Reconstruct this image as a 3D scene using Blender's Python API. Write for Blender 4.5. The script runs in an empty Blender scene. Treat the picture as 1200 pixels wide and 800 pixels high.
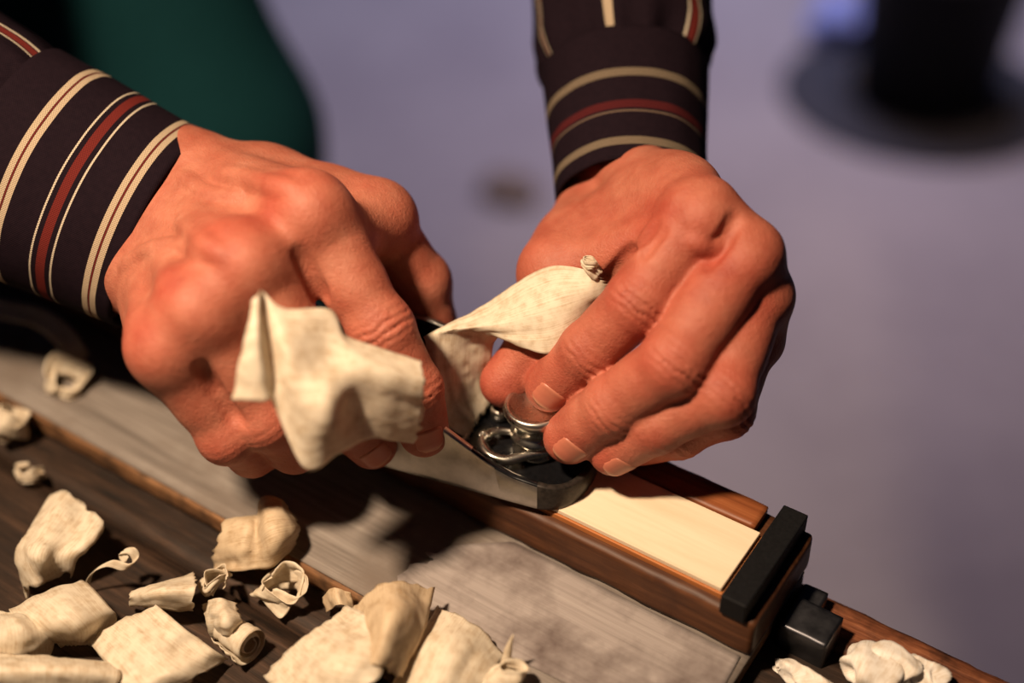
import bpy, bmesh, math, random
import numpy as np
from mathutils import Matrix, Vector

# ------------------------------------------------------------------ camera / light / exposure
S = 0.001                                   # all modelling below is in millimetres
FPX = 1533.33
_X = np.array([2920, 1235, -FPX]); _X = _X / np.linalg.norm(_X)
_Y = np.array([0.55898605, -0.53191963, 0.63607869]); _Y = _Y - _X * (_X @ _Y); _Y /= np.linalg.norm(_Y)
_Z = np.cross(_X, _Y)
CM = np.stack([_X, _Y, _Z], 1)              # world -> camera (right, down, forward)
CT = 440.0 * np.array([272 / FPX, 370 / FPX, 1.0])
CP = -CM.T @ CT                             # camera position, mm

def ray(u, v): return CM.T @ np.array([(u - 600) / FPX, (v - 400) / FPX, 1.0])
def pz(u, v, z):                            # measured photo point at height z above the plank
    r = ray(u, v); return CP + r * ((z - CP[2]) / r[2])
def pd(u, v, d): return CP + d * ray(u, v)  # measured photo point at distance d

scn = bpy.context.scene
COL = scn.collection
cam = bpy.data.cameras.new('camera'); cam_o = bpy.data.objects.new('camera', cam); COL.objects.link(cam_o)
cam.lens = 46; cam.sensor_width = 36; cam.clip_start = 0.02; cam.clip_end = 60
R, Dn, Fw = CM[0], CM[1], CM[2]
cam_o.matrix_world = Matrix(((R[0], -Dn[0], -Fw[0], CP[0] * S), (R[1], -Dn[1], -Fw[1], CP[1] * S), (R[2], -Dn[2], -Fw[2], CP[2] * S), (0, 0, 0, 1)))
cam.dof.use_dof = True; cam.dof.focus_distance = 0.456; cam.dof.aperture_fstop = 2.6
scn.camera = cam_o

scn.view_settings.view_transform = 'Standard'; scn.view_settings.look = 'None'
scn.view_settings.gamma = 1; scn.view_settings.use_curve_mapping = False
scn.view_settings.exposure = 0.0

world = bpy.data.worlds.new('world'); scn.world = world; world.use_nodes = True
bg = world.node_tree.nodes['Background']; bg.inputs[0].default_value = (0.42, 0.5, 1.0, 1); bg.inputs[1].default_value = 0.012

def look_at(o, p, t):
    o.location = Vector(p) * S
    o.rotation_euler = (Vector(t) - Vector(p)).to_track_quat('-Z', 'Y').to_euler()
def area(name, p, t, size, energy, colour, shape='DISK', sy=None, spread=None):
    l = bpy.data.lights.new(name, 'AREA'); l.shape = shape; l.size = size; l.energy = energy; l.color = colour
    if sy: l.size_y = sy
    if spread: l.spread = spread
    o = bpy.data.objects.new(name, l); COL.objects.link(o); look_at(o, p, t); return o
area('bench_lamp_light', (-235, -325, 750), (-140, -20, 40), 0.075, 4.5, (1.0, 0.745, 0.51), spread=math.radians(110))
area('added_cool_floor_light', (-1150, 2150, 2100), (-1150, 2151, -860), 1.2, 17.0, (0.66, 0.62, 0.90), 'RECTANGLE', 0.8, spread=math.radians(82))  # added cool light standing in for daylight on the floor; no ceiling panel
area('added_warm_floor_light', (-350, 1450, 1900), (-450, 1450, -860), 0.5, 2.6, (1.0, 0.60, 0.42), 'RECTANGLE', 0.5, spread=math.radians(60))  # added unseen source that warms the floor behind the bench

# ------------------------------------------------------------------ helpers
rng = np.random.default_rng(7)
def nrm(v): v = np.asarray(v, float); return v / (np.linalg.norm(v) + 1e-12)
def tag(o, label=None, cat=None, group=None, kind=None):
    if label: o['label'] = label
    if cat: o['category'] = cat
    if group: o['group'] = group
    if kind: o['kind'] = kind
    return o
def empty(name, loc, label=None, cat=None, group=None):
    o = bpy.data.objects.new(name, None); COL.objects.link(o); o.location = Vector(loc) * S; o.empty_display_size = 0.02
    return tag(o, label, cat, group)
def mesh_obj(name, verts, faces, mats, parent=None, smooth=True, midx=None, uv=None, pivot=None):
    """verts in world mm; object origin at pivot (or the parent's place)"""
    v = np.asarray(verts, float)
    if pivot is None: pivot = np.zeros(3) if parent is None else None
    base = np.array(parent.matrix_world.translation) / S if parent is not None else np.zeros(3)
    if parent is not None: base = ORIG[parent.name]
    org = np.asarray(pivot, float) if pivot is not None else base
    me = bpy.data.meshes.new(name)
    me.from_pydata(((v - org) * S).tolist(), [], [list(map(int, f)) for f in faces]); me.update()
    if not isinstance(mats, (list, tuple)): mats = [mats]
    for m in mats: me.materials.append(m)
    if midx is not None: me.polygons.foreach_set('material_index', np.asarray(midx, np.int32))
    me.polygons.foreach_set('use_smooth', [smooth] * len(me.polygons))
    if uv is not None:
        l = me.uv_layers.new(name='UVMap'); vi = np.empty(len(me.loops), np.int32); me.loops.foreach_get('vertex_index', vi)
        l.data.foreach_set('uv', np.asarray(uv, np.float32)[vi].ravel())
    o = bpy.data.objects.new(name, me); COL.objects.link(o)
    o.location = Vector((org - base) * S) if parent is not None else Vector(org * S)
    if parent is not None: o.parent = parent
    ORIG[o.name] = org
    return o
ORIG = {}
def thing(name, loc, label, cat, group=None):
    o = empty(name, loc, label, cat, group); ORIG[o.name] = np.asarray(loc, float); return o
def bevel(o, w, seg=2, ang=40):
    m = o.modifiers.new('bevel', 'BEVEL'); m.width = w * S; m.segments = seg; m.limit_method = 'ANGLE'; m.angle_limit = math.radians(ang); return o
BOXF = [(0, 3, 2, 1), (4, 5, 6, 7), (0, 1, 5, 4), (1, 2, 6, 5), (2, 3, 7, 6), (3, 0, 4, 7)]
def boxv(x0, x1, y0, y1, z0, z1):
    return [(x0, y0, z0), (x1, y0, z0), (x1, y1, z0), (x0, y1, z0), (x0, y0, z1), (x1, y0, z1), (x1, y1, z1), (x0, y1, z1)]
def box(name, b, mat, parent=None, bw=0.6, seg=2, pivot=None):
    if parent is None and pivot is None: pivot = ((b[0] + b[1]) / 2, (b[2] + b[3]) / 2, b[4])
    o = mesh_obj(name, boxv(*b), BOXF, mat, parent, False, pivot=pivot)
    if bw: bevel(o, bw, seg)
    return o
def worn_block(name, b, mat, parent=None, n=(60, 10, 5), amp=0.35, rnd=1.2, seed=0, pivot=None):
    """box with a dense skin, rounded and slightly uneven edges"""
    x0, x1, y0, y1, z0, z1 = b
    bm = bmesh.new(); idx = {}
    nx, ny, nz = n; V = []; Fc = []
    def vid(i, j, k):
        if (i, j, k) not in idx:
            idx[(i, j, k)] = len(V); V.append((x0 + (x1 - x0) * i / nx, y0 + (y1 - y0) * j / ny, z0 + (z1 - z0) * k / nz))
        return idx[(i, j, k)]
    for i in range(nx):
        for j in range(ny):
            Fc.append((vid(i, j, nz), vid(i + 1, j, nz), vid(i + 1, j + 1, nz), vid(i, j + 1, nz))); Fc.append((vid(i, j, 0), vid(i, j + 1, 0), vid(i + 1, j + 1, 0), vid(i + 1, j, 0)))
    for i in range(nx):
        for k in range(nz):
            Fc.append((vid(i, 0, k), vid(i + 1, 0, k), vid(i + 1, 0, k + 1), vid(i, 0, k + 1))); Fc.append((vid(i, ny, k), vid(i, ny, k + 1), vid(i + 1, ny, k + 1), vid(i + 1, ny, k)))
    for j in range(ny):
        for k in range(nz):
            Fc.append((vid(0, j, k), vid(0, j, k + 1), vid(0, j + 1, k + 1), vid(0, j + 1, k))); Fc.append((vid(nx, j, k), vid(nx, j + 1, k), vid(nx, j + 1, k + 1), vid(nx, j, k + 1)))
    bm.free()
    V = np.array(V); c = np.array([(x0 + x1) / 2, (y0 + y1) / 2, (z0 + z1) / 2]); h = np.array([(x1 - x0) / 2, (y1 - y0) / 2, (z1 - z0) / 2])
    q = V - c
    rn = rnd * (1 + 0.6 * vnoise(V * 0.12 + seed))
    lim = h[None] - rn[:, None]
    core = np.clip(q, -lim, lim); d = q - core; L = np.linalg.norm(d, axis=1, keepdims=True)
    q = np.where(L > 1e-6, core + d / np.maximum(L, 1e-6) * np.minimum(L, rn[:, None]), q)
    q = q + amp * np.stack([vnoise(V * 0.21 + seed + 9 * a) for a in range(3)], 1) * (np.abs(q) / h > 0.6)
    return mesh_obj(name, q + c, Fc, mat, parent, True, pivot=pivot if parent is None else None)

_perm = np.random.default_rng(3).random((64, 64, 64)).astype(np.float32)
def vnoise(p):
    p = np.asarray(p, float); i = np.floor(p).astype(int); f = p - i; f = f * f * (3 - 2 * f); r = 0
    for dx in (0, 1):
        for dy in (0, 1):
            for dz in (0, 1):
                w = (f[..., 0] if dx else 1 - f[..., 0]) * (f[..., 1] if dy else 1 - f[..., 1]) * (f[..., 2] if dz else 1 - f[..., 2])
                r = r + w * _perm[(i[..., 0] + dx) & 63, (i[..., 1] + dy) & 63, (i[..., 2] + dz) & 63]
    return r * 2 - 1

# ------------------------------------------------------------------ materials
class NT:
    def __init__(s, name):
        s.m = bpy.data.materials.new(name); s.m.use_nodes = True; s.t = s.m.node_tree; s.b = s.t.nodes['Principled BSDF']
    def n(s, typ, **kw):
        nd = s.t.nodes.new(typ)
        for k, v in kw.items(): setattr(nd, k, v)
        return nd
    def l(s, a, b): s.t.links.new(a, b)
    def co(s, scale=(1, 1, 1), kind='Object', rot=(0, 0, 0)):
        tc = s.n('ShaderNodeTexCoord'); mp = s.n('ShaderNodeMapping'); s.l(tc.outputs[kind], mp.inputs[0])
        mp.inputs['Scale'].default_value = scale; mp.inputs['Rotation'].default_value = rot; return mp.outputs[0]
    def noise(s, co, scale, detail=4, rough=0.55, dist=0):
        x = s.n('ShaderNodeTexNoise'); s.l(co, x.inputs['Vector']); x.inputs['Scale'].default_value = scale; x.inputs['Detail'].default_value = detail
        x.inputs['Roughness'].default_value = rough; x.inputs['Distortion'].default_value = dist; return x.outputs['Fac']
    def ramp(s, fac, stops, interp='LINEAR'):
        r = s.n('ShaderNodeValToRGB'); s.l(fac, r.inputs[0]); e = r.color_ramp.elements; r.color_ramp.interpolation = interp
        while len(e) < len(stops): e.new(0.5)
        for i, (p, c) in enumerate(stops): e[i].position = p; e[i].color = (*c, 1) if len(c) == 3 else c
        return r.outputs[0]
    def mix(s, f, a, b, mode='MIX'):
        x = s.n('ShaderNodeMix', data_type='RGBA', blend_type=mode)
        for v, i in ((f, 0), (a, 6), (b, 7)):
            if hasattr(v, 'links') or hasattr(v, 'is_linked'): s.l(v, x.inputs[i])
            elif i == 0: x.inputs[0].default_value = v
            else: x.inputs[i].default_value = (*v, 1)
        return x.outputs[2]
    def math(s, op, a, b=0.0, c=None):
        x = s.n('ShaderNodeMath', operation=op)
        for i, v in enumerate((a, b) if c is None else (a, b, c)):
            if hasattr(v, 'is_linked'): s.l(v, x.inputs[i])
            else: x.inputs[i].default_value = v
        return x.outputs[0]
    def bump(s, h, strength, dist, prev=None):
        x = s.n('ShaderNodeBump'); s.l(h, x.inputs['Height']); x.inputs['Strength'].default_value = strength; x.inputs['Distance'].default_value = dist
        if prev is not None: s.l(prev, x.inputs['Normal'])
        return x.outputs[0]
    def set(s, col=None, rough=None, metal=None, normal=None, spec=None):
        for v, nm in ((col, 'Base Color'), (rough, 'Roughness'), (metal, 'Metallic'), (normal, 'Normal'), (spec, 'Specular IOR Level')):
            if v is None: continue
            if hasattr(v, 'is_linked'): s.l(v, s.b.inputs[nm])
            else: s.b.inputs[nm].default_value = (*v, 1) if nm == 'Base Color' else v
        return s.m

def mat_wood(name, c0, c1, c2, grain=(40, 900, 900), rough=0.6, bumpd=0.0003, bstr=0.5, dirt=None, dscale=30, spec=0.28):
    t = NT(name); co = t.co(grain)
    a = t.noise(co, 1.0, 6, 0.65, 0.4); b = t.noise(t.co((12, 160, 160)), 1.0, 4, 0.6, 0.8)
    f = t.math('ADD', t.math('MULTIPLY', a, 0.6), t.math('MULTIPLY', b, 0.4))
    col = t.ramp(f, [(0.34, c0), (0.5, c1), (0.66, c2)])
    if dirt:
        d = t.noise(t.co((1, 1, 1)), dscale, 5, 0.6)
        col = t.mix(t.ramp(d, [(0.45, (0, 0, 0)), (0.68, (1, 1, 1))]), col, dirt)
    return t.set(col, rough, normal=t.bump(f, bstr, bumpd), spec=spec)
def mat_plain(name, col, rough=0.5, metal=0.0, nscale=400, var=0.12, bstr=0.15, bd=0.0001, spec=0.5):
    t = NT(name); n = t.noise(t.co(), nscale, 4)
    c = t.ramp(n, [(0.3, tuple(x * (1 - var) for x in col)), (0.7, tuple(min(1, x * (1 + var)) for x in col))])
    return t.set(c, rough, metal, t.bump(n, bstr, bd), spec)

M_bench = mat_wood('dark_old_bench_wood', (0.006, 0.004, 0.003), (0.028, 0.015, 0.009), (0.070, 0.038, 0.023), (30, 500, 500), 0.62, 0.0006, 0.8, (0.018, 0.011, 0.008), 22)
M_edge = mat_wood('worn_red_brown_wood', (0.05, 0.014, 0.006), (0.17, 0.055, 0.024), (0.32, 0.12, 0.055), (35, 520, 520), 0.6, 0.0008, 0.9, (0.03, 0.011, 0.006), 60)
M_form = mat_wood('planing_form_wood', (0.042, 0.014, 0.006), (0.085, 0.031, 0.012), (0.14, 0.055, 0.024), (22, 420, 420), 0.5, 0.0003, 0.5, (0.05, 0.018, 0.009), 40)
M_rail = mat_wood('red_brown_rail_wood', (0.13, 0.036, 0.012), (0.22, 0.066, 0.022), (0.30, 0.10, 0.036), (22, 700, 700), 0.45, 0.0002, 0.4)
M_bed = mat_wood('orange_backing_wood', (0.30, 0.10, 0.028), (0.42, 0.15, 0.045), (0.52, 0.21, 0.07), (22, 700, 700), 0.45, 0.0002, 0.3)
M_pale = mat_wood('pale_maple', (0.66, 0.52, 0.36), (0.72, 0.59, 0.43), (0.77, 0.65, 0.49), (18, 260, 260), 0.45, 0.00008, 0.3)
M_plank = mat_wood('weathered_grey_wood', (0.11, 0.092, 0.08), (0.20, 0.172, 0.152), (0.275, 0.245, 0.22), (14, 620, 620), 0.75, 0.0003, 0.6, (0.15, 0.12, 0.10), 26)
M_plankedge = mat_wood('brown_plank_edge', (0.08, 0.036, 0.016), (0.20, 0.096, 0.042), (0.32, 0.17, 0.08), (30, 420, 420), 0.7, 0.0005, 0.8, (0.05, 0.028, 0.016), 70)
M_sheet = mat_wood('grey_veneer', (0.22, 0.19, 0.175), (0.30, 0.26, 0.245), (0.36, 0.32, 0.30), (10, 700, 700), 0.8, 0.0002, 0.5, (0.11, 0.082, 0.075), 30)
M_black = mat_plain('black_stop_material', (0.006, 0.006, 0.007), 0.6, 0, 900, 0.3, 0.3, 0.0002, 0.15)
M_jap = mat_plain('black_japanning', (0.006, 0.006, 0.007), 0.22, 0, 700, 0.3, 0.2, 0.0001, 0.5)
def mat_steel(name, c=(0.56, 0.54, 0.50), rough=0.34, aniso=(60, 2200, 900)):
    t = NT(name); n = t.noise(t.co(aniso), 1.0, 3); d = t.noise(t.co(), 160, 4)
    col = t.ramp(d, [(0.3, tuple(x * 0.72 for x in c)), (0.62, c)])
    r = t.math('ADD', t.math('MULTIPLY', d, 0.25), rough - 0.1)
    return t.set(col, r, 1.0, t.bump(n, 0.2, 0.00006))
M_steel = mat_steel('brushed_steel')
M_nickel = mat_steel('worn_nickel', (0.66, 0.62, 0.55), 0.26, (300, 300, 300))
M_nose = mat_plain('dark_plane_nose', (0.030, 0.024, 0.020), 0.42, 0.3, 500, 0.5, 0.3, 0.0001, 0.4)  # darker tone used from where the nose begins to curve
M_dog = mat_steel('dull_dark_steel', (0.13, 0.13, 0.145), 0.42, (300, 300, 300))

def mat_shaving(name, c=(0.85, 0.765, 0.62), trans=0.34):
    t = NT(name); co = t.co((1, 1, 1), 'UV'); mp = t.n('ShaderNodeMapping'); t.l(co, mp.inputs[0]); mp.inputs['Scale'].default_value = (3, 60, 1)
    g = t.noise(mp.outputs[0], 1.0, 4, 0.6, 0.3); sp = t.noise(t.co(), 260, 3, 0.6)
    f = t.math('ADD', t.math('MULTIPLY', g, 0.5), t.math('MULTIPLY', sp, 0.5))
    col = t.ramp(f, [(0.30, tuple(a * b for a, b in zip(c, (0.66, 0.55, 0.42)))), (0.54, c), (0.75, tuple(min(1, a * 1.06) for a in c))])
    t.set(col, 0.55, normal=t.bump(f, 0.5, 0.0003), spec=0.35)
    tr = t.n('ShaderNodeBsdfTranslucent'); t.l(col, tr.inputs[0]); mx = t.n('ShaderNodeMixShader'); mx.inputs[0].default_value = trans
    out = t.t.nodes['Material Output']; t.l(t.b.outputs[0], mx.inputs[1]); t.l(tr.outputs[0], mx.inputs[2]); t.l(mx.outputs[0], out.inputs[0])
    return t.m
M_shav = mat_shaving('cream_wood_shaving')
M_shav2 = mat_shaving('tan_wood_shaving', (0.74, 0.60, 0.42))
M_cotton = mat_shaving('white_wood_curl', (0.90, 0.84, 0.76), 0.1)

def mat_skin():
    t = NT('skin'); co = t.co()
    at = t.n('ShaderNodeAttribute', attribute_name='tint'); sep = t.n('ShaderNodeSeparateColor'); t.l(at.outputs['Color'], sep.inputs[0])
    n1 = t.noise(co, 75, 4, 0.6); n2 = t.noise(co, 420, 4, 0.6)
    base = t.ramp(n1, [(0.32, (0.33, 0.098, 0.058)), (0.55, (0.42, 0.146, 0.090)), (0.75, (0.49, 0.198, 0.130))])
    red = t.ramp(n1, [(0.3, (0.32, 0.052, 0.032)), (0.7, (0.42, 0.088, 0.052))])
    col = t.mix(sep.outputs[0], base, red)
    col = t.mix(t.math('MULTIPLY', t.ramp(n2, [(0.5, (0, 0, 0)), (0.75, (1, 1, 1))]), 0.25), col, (0.42, 0.12, 0.08))
    v = t.n('ShaderNodeTexVoronoi', feature='DISTANCE_TO_EDGE'); t.l(co, v.inputs['Vector']); v.inputs['Scale'].default_value = 900
    cr = t.noise(t.co((1, 1, 1)), 650, 5, 0.65)
    nb = t.bump(v.outputs['Distance'], 0.45, 0.0004); nb = t.bump(cr, 0.6, 0.0006, nb)
    t.set(col, t.math('ADD', t.math('MULTIPLY', n2, 0.25), 0.42), normal=nb, spec=0.38)
    b = t.b; b.inputs['Subsurface Weight'].default_value = 0.08; b.inputs['Subsurface Radius'].default_value = (1.0, 0.35, 0.2); b.inputs['Subsurface Scale'].default_value = 0.0018
    return t.m
M_skin = mat_skin()
def mat_nail():
    t = NT('fingernail'); tc = t.n('ShaderNodeTexCoord'); sp = t.n('ShaderNodeSeparateXYZ'); t.l(tc.outputs['UV'], sp.inputs[0]); n = t.noise(t.co(), 300, 3)
    e = t.math('ADD', sp.outputs[1], t.math('MULTIPLY', n, 0.1))
    return t.set(t.ramp(e, [(0.05, (0.44, 0.17, 0.105)), (0.25, (0.46, 0.15, 0.092)), (0.86, (0.46, 0.14, 0.088)), (0.95, (0.52, 0.23, 0.14))]), 0.42, spec=0.45)
M_nail = mat_nail()

def mat_fabric(name, axis, stripes, base=(0.007, 0.004, 0.007), tint=(0.015, 0.008, 0.012)):  # default base leans violet: cool fill light put into the cloth colour
    """stripes: (centre mm, half width mm, colour) along UV axis (0 = u, 1 = v), uv in mm"""
    t = NT(name); tc = t.n('ShaderNodeTexCoord'); sep = t.n('ShaderNodeSeparateXYZ'); t.l(tc.outputs['UV'], sep.inputs[0])
    x = sep.outputs[axis]
    wv = []
    for i, sc in ((0, 7.5), (1, 7.5)):
        wv.append(t.math('SINE', t.math('MULTIPLY', sep.outputs[i], sc)))
    weave = t.math('MULTIPLY', wv[0], wv[1])
    n = t.noise(t.co((1, 1, 1)), 500, 4)
    col = t.mix(n, base, tint)
    for c, hw, sc in stripes:
        m = t.math('LESS_THAN', t.math('ABSOLUTE', t.math('SUBTRACT', x, c)), hw)
        scd = t.mix(t.math('MULTIPLY', t.math('GREATER_THAN', weave, 0.25), 0.55), sc, base)
        col = t.mix(m, col, scd)
    return t.set(col, 0.85, normal=t.bump(t.math('ADD', weave, t.math('MULTIPLY', n, 2.0)), 0.4, 0.0002), spec=0.05)
TAN = (0.46, 0.36, 0.25); WHITE = (0.55, 0.47, 0.36); RED = (0.14, 0.020, 0.016)
def dbl(c): return [(c - 1.55, 1.1, TAN), (c + 1.55, 1.1, TAN), (c, 0.28, RED)]
def redl(c): return [(c, 1.7, RED), (c - 3.9, 0.35, WHITE), (c + 3.9, 0.35, WHITE)]
M_cuffR = mat_fabric('striped_cuff_cloth', 0, dbl(8.5) + redl(27.5) + dbl(46))
M_cuffL = mat_fabric('striped_cuff_cloth_far_dimmed', 0, [(7.5, 1.7, (0.17, 0.13, 0.09)), (24, 1.8, (0.075, 0.012, 0.013)), (20.8, 0.35, (0.16, 0.11, 0.08)), (39, 1.9, (0.17, 0.13, 0.09))])  # same shirt cloth, stripes darkened to carry the far cuff's weaker light
def sleeve_st(n, circ):
    r = []
    for i in range(n):
        c = circ * (i + 0.5) / n
        r += [(c - 1.3, 0.4, WHITE), (c + 3.2, 0.4, WHITE), (c + 1, 1.3, RED)] if i % 2 else [(c, 1.5, TAN)]
    return r
M_sleeve = mat_fabric('striped_shirt_cloth', 1, sleeve_st(8, 230))
M_shirt = mat_fabric('shirt_body_cloth', 1, sleeve_st(10, 900))
M_green = mat_plain('teal_green_work_cloth', (0.010, 0.058, 0.066), 0.9, 0, 300, 0.25, 0.4, 0.0004, 0.1)
def mat_floor():
    t = NT('concrete_floor'); a = t.noise(t.co(), 1.6, 5, 0.6); b = t.noise(t.co(), 30, 5, 0.6)
    c = t.ramp(a, [(0.3, (0.24, 0.22, 0.25)), (0.55, (0.36, 0.34, 0.36)), (0.75, (0.44, 0.41, 0.42))])
    return t.set(t.mix(0.3, c, t.ramp(b, [(0.3, (0.25, 0.24, 0.25)), (0.7, (0.45, 0.43, 0.43))])), 0.7, normal=t.bump(b, 0.3, 0.002))
M_floor = mat_floor()

# ------------------------------------------------------------------ the setting
FZ = -860.0
def grid_plane(name, x0, x1, y0, y1, z, mat, kind):
    o = mesh_obj(name, boxv(x0, x1, y0, y1, z - 60, z), BOXF, mat, None, False, pivot=((x0 + x1) / 2, (y0 + y1) / 2, z - 60)); tag(o, kind=kind); return o
grid_plane('floor', -6000, 5000, -3000, 7000, FZ, M_floor, 'structure')

# workbench
bench = thing('workbench', (-200, -130, FZ), 'old dark brown wooden workbench with worn boards under the shavings', 'workbench')
ZB = -11.0
worn_block('bench_board', (-900, 200, -68, 28, ZB - 45, ZB), M_bench, bench, (220, 14, 5), 0.5, 1.0, 1)
worn_block('bench_board', (-900, 200, -150, -69.5, ZB - 45, ZB - 0.4), M_bench, bench, (200, 12, 5), 0.5, 1.4, 2)
worn_block('bench_board', (-900, 200, -330, -151.2, ZB - 45, ZB + 0.2), M_bench, bench, (160, 16, 5), 0.5, 1.4, 3)
worn_block('edge_board', (-900, 200, 28.6, 49.5, ZB - 45, ZB + 0.4), M_edge, bench, (320, 8, 8), 0.9, 2.4, 4)
for bx_, by_ in ((-840, -280), (-840, -10), (140, -280), (140, -10)):
    box('bench_leg', (bx_ - 40, bx_ + 40, by_ - 40, by_ + 40, FZ, ZB - 45), M_bench, bench, 2)
box('bench_rail', (-800, 100, -300, -260, -260, -150), M_bench, bench, 2)
box('bench_rail', (-800, 100, -30, 10, -260, -150), M_bench, bench, 2)

# grey plank lying on the bench
plank = thing('grey_plank', (-450, -20, ZB), 'long weathered grey plank with a brown edge lying along the bench', 'plank')
worn_block('plank_face', (-880, 1.5, -50, 46, -1.4, 0), M_plank, plank, (200, 16, 2), 0.1, 0.4, 11)
worn_block('plank_core', (-880, 1.0, -51.0, 46.5, ZB + 0.2, -1.0), M_plankedge, plank, (260, 10, 4), 0.45, 0.8, 12)

# torn grey veneer sheet on the plank
def veneer():
    n = 60; V = []; Fc = []
    top = []
    xs = np.linspace(0, 1, n)
    a0, a1 = pz(508, 652, 0.4), pz(868, 768, 0.4); b0, b1 = np.array([-118, -46, 0.4]), np.array([1.5, -40, 0.4])
    m = 14
    for i, s in enumerate(xs):
        fa = a0 + (a1 - a0) * s
        far = np.array([fa[0], -0.6 if s > 0.18 else -19 + 18.4 * (s / 0.18) ** 0.8, 0]); near = b0 + (b1 - b0) * s
        for j in range(m):
            p = near + (far - near) * j / (m - 1)
            if i == 0: p = p + np.array([3.0 * vnoise(np.array([j * 0.9, 2.2, 1.1])), 0, 0])
            p[2] = 0.35 + 0.25 * vnoise(np.array([p[0] * 0.05, p[1] * 0.07, 3.3])) + (2.2 * (1 - s / 0.12) ** 2 * (0.6 + 0.5 * vnoise(np.array([j * 0.6, 1.1, 4.4]))) if s < 0.12 else 0)
            V.append(p)
    for i in range(n - 1):
        for j in range(m - 1): Fc.append((i * m + j, (i + 1) * m + j, (i + 1) * m + j + 1, i * m + j + 1))
    o = mesh_obj('veneer_sheet', V, Fc, M_sheet, None, True, pivot=(-60, -20, 0.2))
    md = o.modifiers.new('thick', 'SOLIDIFY'); md.thickness = 0.3 * S; md.offset = 1
    tag(o, 'thin grey stained veneer sheet with a torn end beside the planing form', 'veneer')
veneer()

# planing form with stop
form = thing('planing_form', (-200, 24, 0), 'reddish brown wooden planing form with a black stop across its end', 'jig')
worn_block('base_block', (-430, 1.8, 0.2, 48, 0.3, 18), M_form, form, (240, 16, 8), 0.25, 1.5, 21)
box('backing_strip', (-420, -12.2, 3.9, 34.8, 17.9, 20.2), M_bed, form, 0.25)
worn_block('far_rail', (-420, -16.0, 35.6, 47.4, 17.8, 22.2), M_rail, form, (200, 5, 3), 0.15, 0.6, 22)
sa = math.radians(0.5)
st = box('stop_block', (-10.9, -1.6, -1.2, 47.4, 17.5, 26.2), M_black, form, 0.5, 2)
strip = box('maple_strip', (-400, -13.2, 4.7, 34.4, 20.25, 22.2), M_pale, None, 0.2, 1)
tag(strip, 'pale smooth wood strip being planed, held against the black stop', 'wood strip')

# steel bench dog
dog = thing('bench_dog', (14, 28, ZB), 'square dark steel bench dog standing beyond the planing form', 'bench dog')
worn_block('dog_head', (4, 21.5, 18.5, 33.5, ZB - 4, 1.2), M_dog, dog, (14, 12, 10), 0.15, 0.7, 31)
worn_block('dog_shoulder', (2.5, 12, 33.0, 44, ZB + 0.3, -3), M_dog, dog, (8, 8, 5), 0.2, 0.8, 32)

# ------------------------------------------------------------------ block plane
YA = math.radians(12.7)
PAX = np.array([math.cos(YA), math.sin(YA), 0]); PNR = np.array([-math.sin(YA), math.cos(YA), 0]); PZ0 = 22.3
P00 = pz(620, 595, 22.0)
def PL(a, b, h): return P00 * np.array([1, 1, 0]) + PAX * a + PNR * b + np.array([0, 0, PZ0 + h])
plane = thing('block_plane', PL(-60, 22, 0), 'steel block plane with black inner body gripped by both hands', 'hand plane')
PROF = [(18, 8.5), (12, 10), (4, 11.6), (0, 12.1), (-6.4, 12.8), (-13, 15.2), (-19, 18.7), (-32, 26.7), (-38, 30.7), (-47, 36), (-55, 38), (-64, 38), (-80, 34), (-100, 26), (-120, 18), (-150, 13)]
def prof(a):
    p = sorted(PROF); return float(np.interp(a, [q[0] for q in p], [q[1] for q in p]))
def plane_outline(inset):
    W = 44.0; pts = []
    for a in np.linspace(-128, 0, 60): pts.append((a, inset))
    hw = W / 2 - inset; nose = 17.2 - inset
    for t in np.linspace(-90, 90, 34)[1:-1]:
        c, s = math.cos(math.radians(t)), math.sin(math.radians(t))
        pts.append((nose * abs(c) ** 0.75, W / 2 + hw * np.sign(s) * abs(s) ** 0.9))
    for a in np.linspace(0, -128, 60): pts.append((a, W - inset))
    for t in np.linspace(90, 270, 20)[1:-1]:
        c, s = math.cos(math.radians(t)), math.sin(math.radians(t)); pts.append((-128 + (15 - inset) * c, W / 2 + hw * s))
    return pts
o_out, o_in = plane_outline(0), plane_outline(2.6); n = len(o_out)
V = []; Fc = []; MI = []
for (a, b) in o_out: V.append(PL(a, b, 0))
for (a, b) in o_out: V.append(PL(a, b, 2.0))
for (a, b) in o_out: V.append(PL(a, b, prof(a) - 0.5))
for (a, b), (a2, b2) in zip(o_out, o_in): V.append(PL(a * .8 + a2 * .2, b * .8 + b2 * .2, prof(a)))
for (a, b), (a2, b2) in zip(o_in, o_out): V.append(PL(a, b, prof(a2)))
for (a, b) in o_in: V.append(PL(a, b, 5.0))
for ring, mi in ((0, 0), (1, 0), (2, 0), (3, 0), (4, 1)):
    for i in range(n):
        j = (i + 1) % n; Fc.append((ring * n + i, ring * n + j, (ring + 1) * n + j, (ring + 1) * n + i)); MI.append(2 if (o_out[i][0] > 0.5 and ring < 4) else (1 if ring in (2, 3) and o_out[i][0] > -22 else mi))
Fc.append(list(range(n))[::-1]); MI.append(0); Fc.append([5 * n + i for i in range(n)]); MI.append(1)
body = mesh_obj('plane_body', V, Fc, [M_steel, M_jap, M_nose], plane, True, MI)
bevel(body, 0.3, 1, 50)

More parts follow.
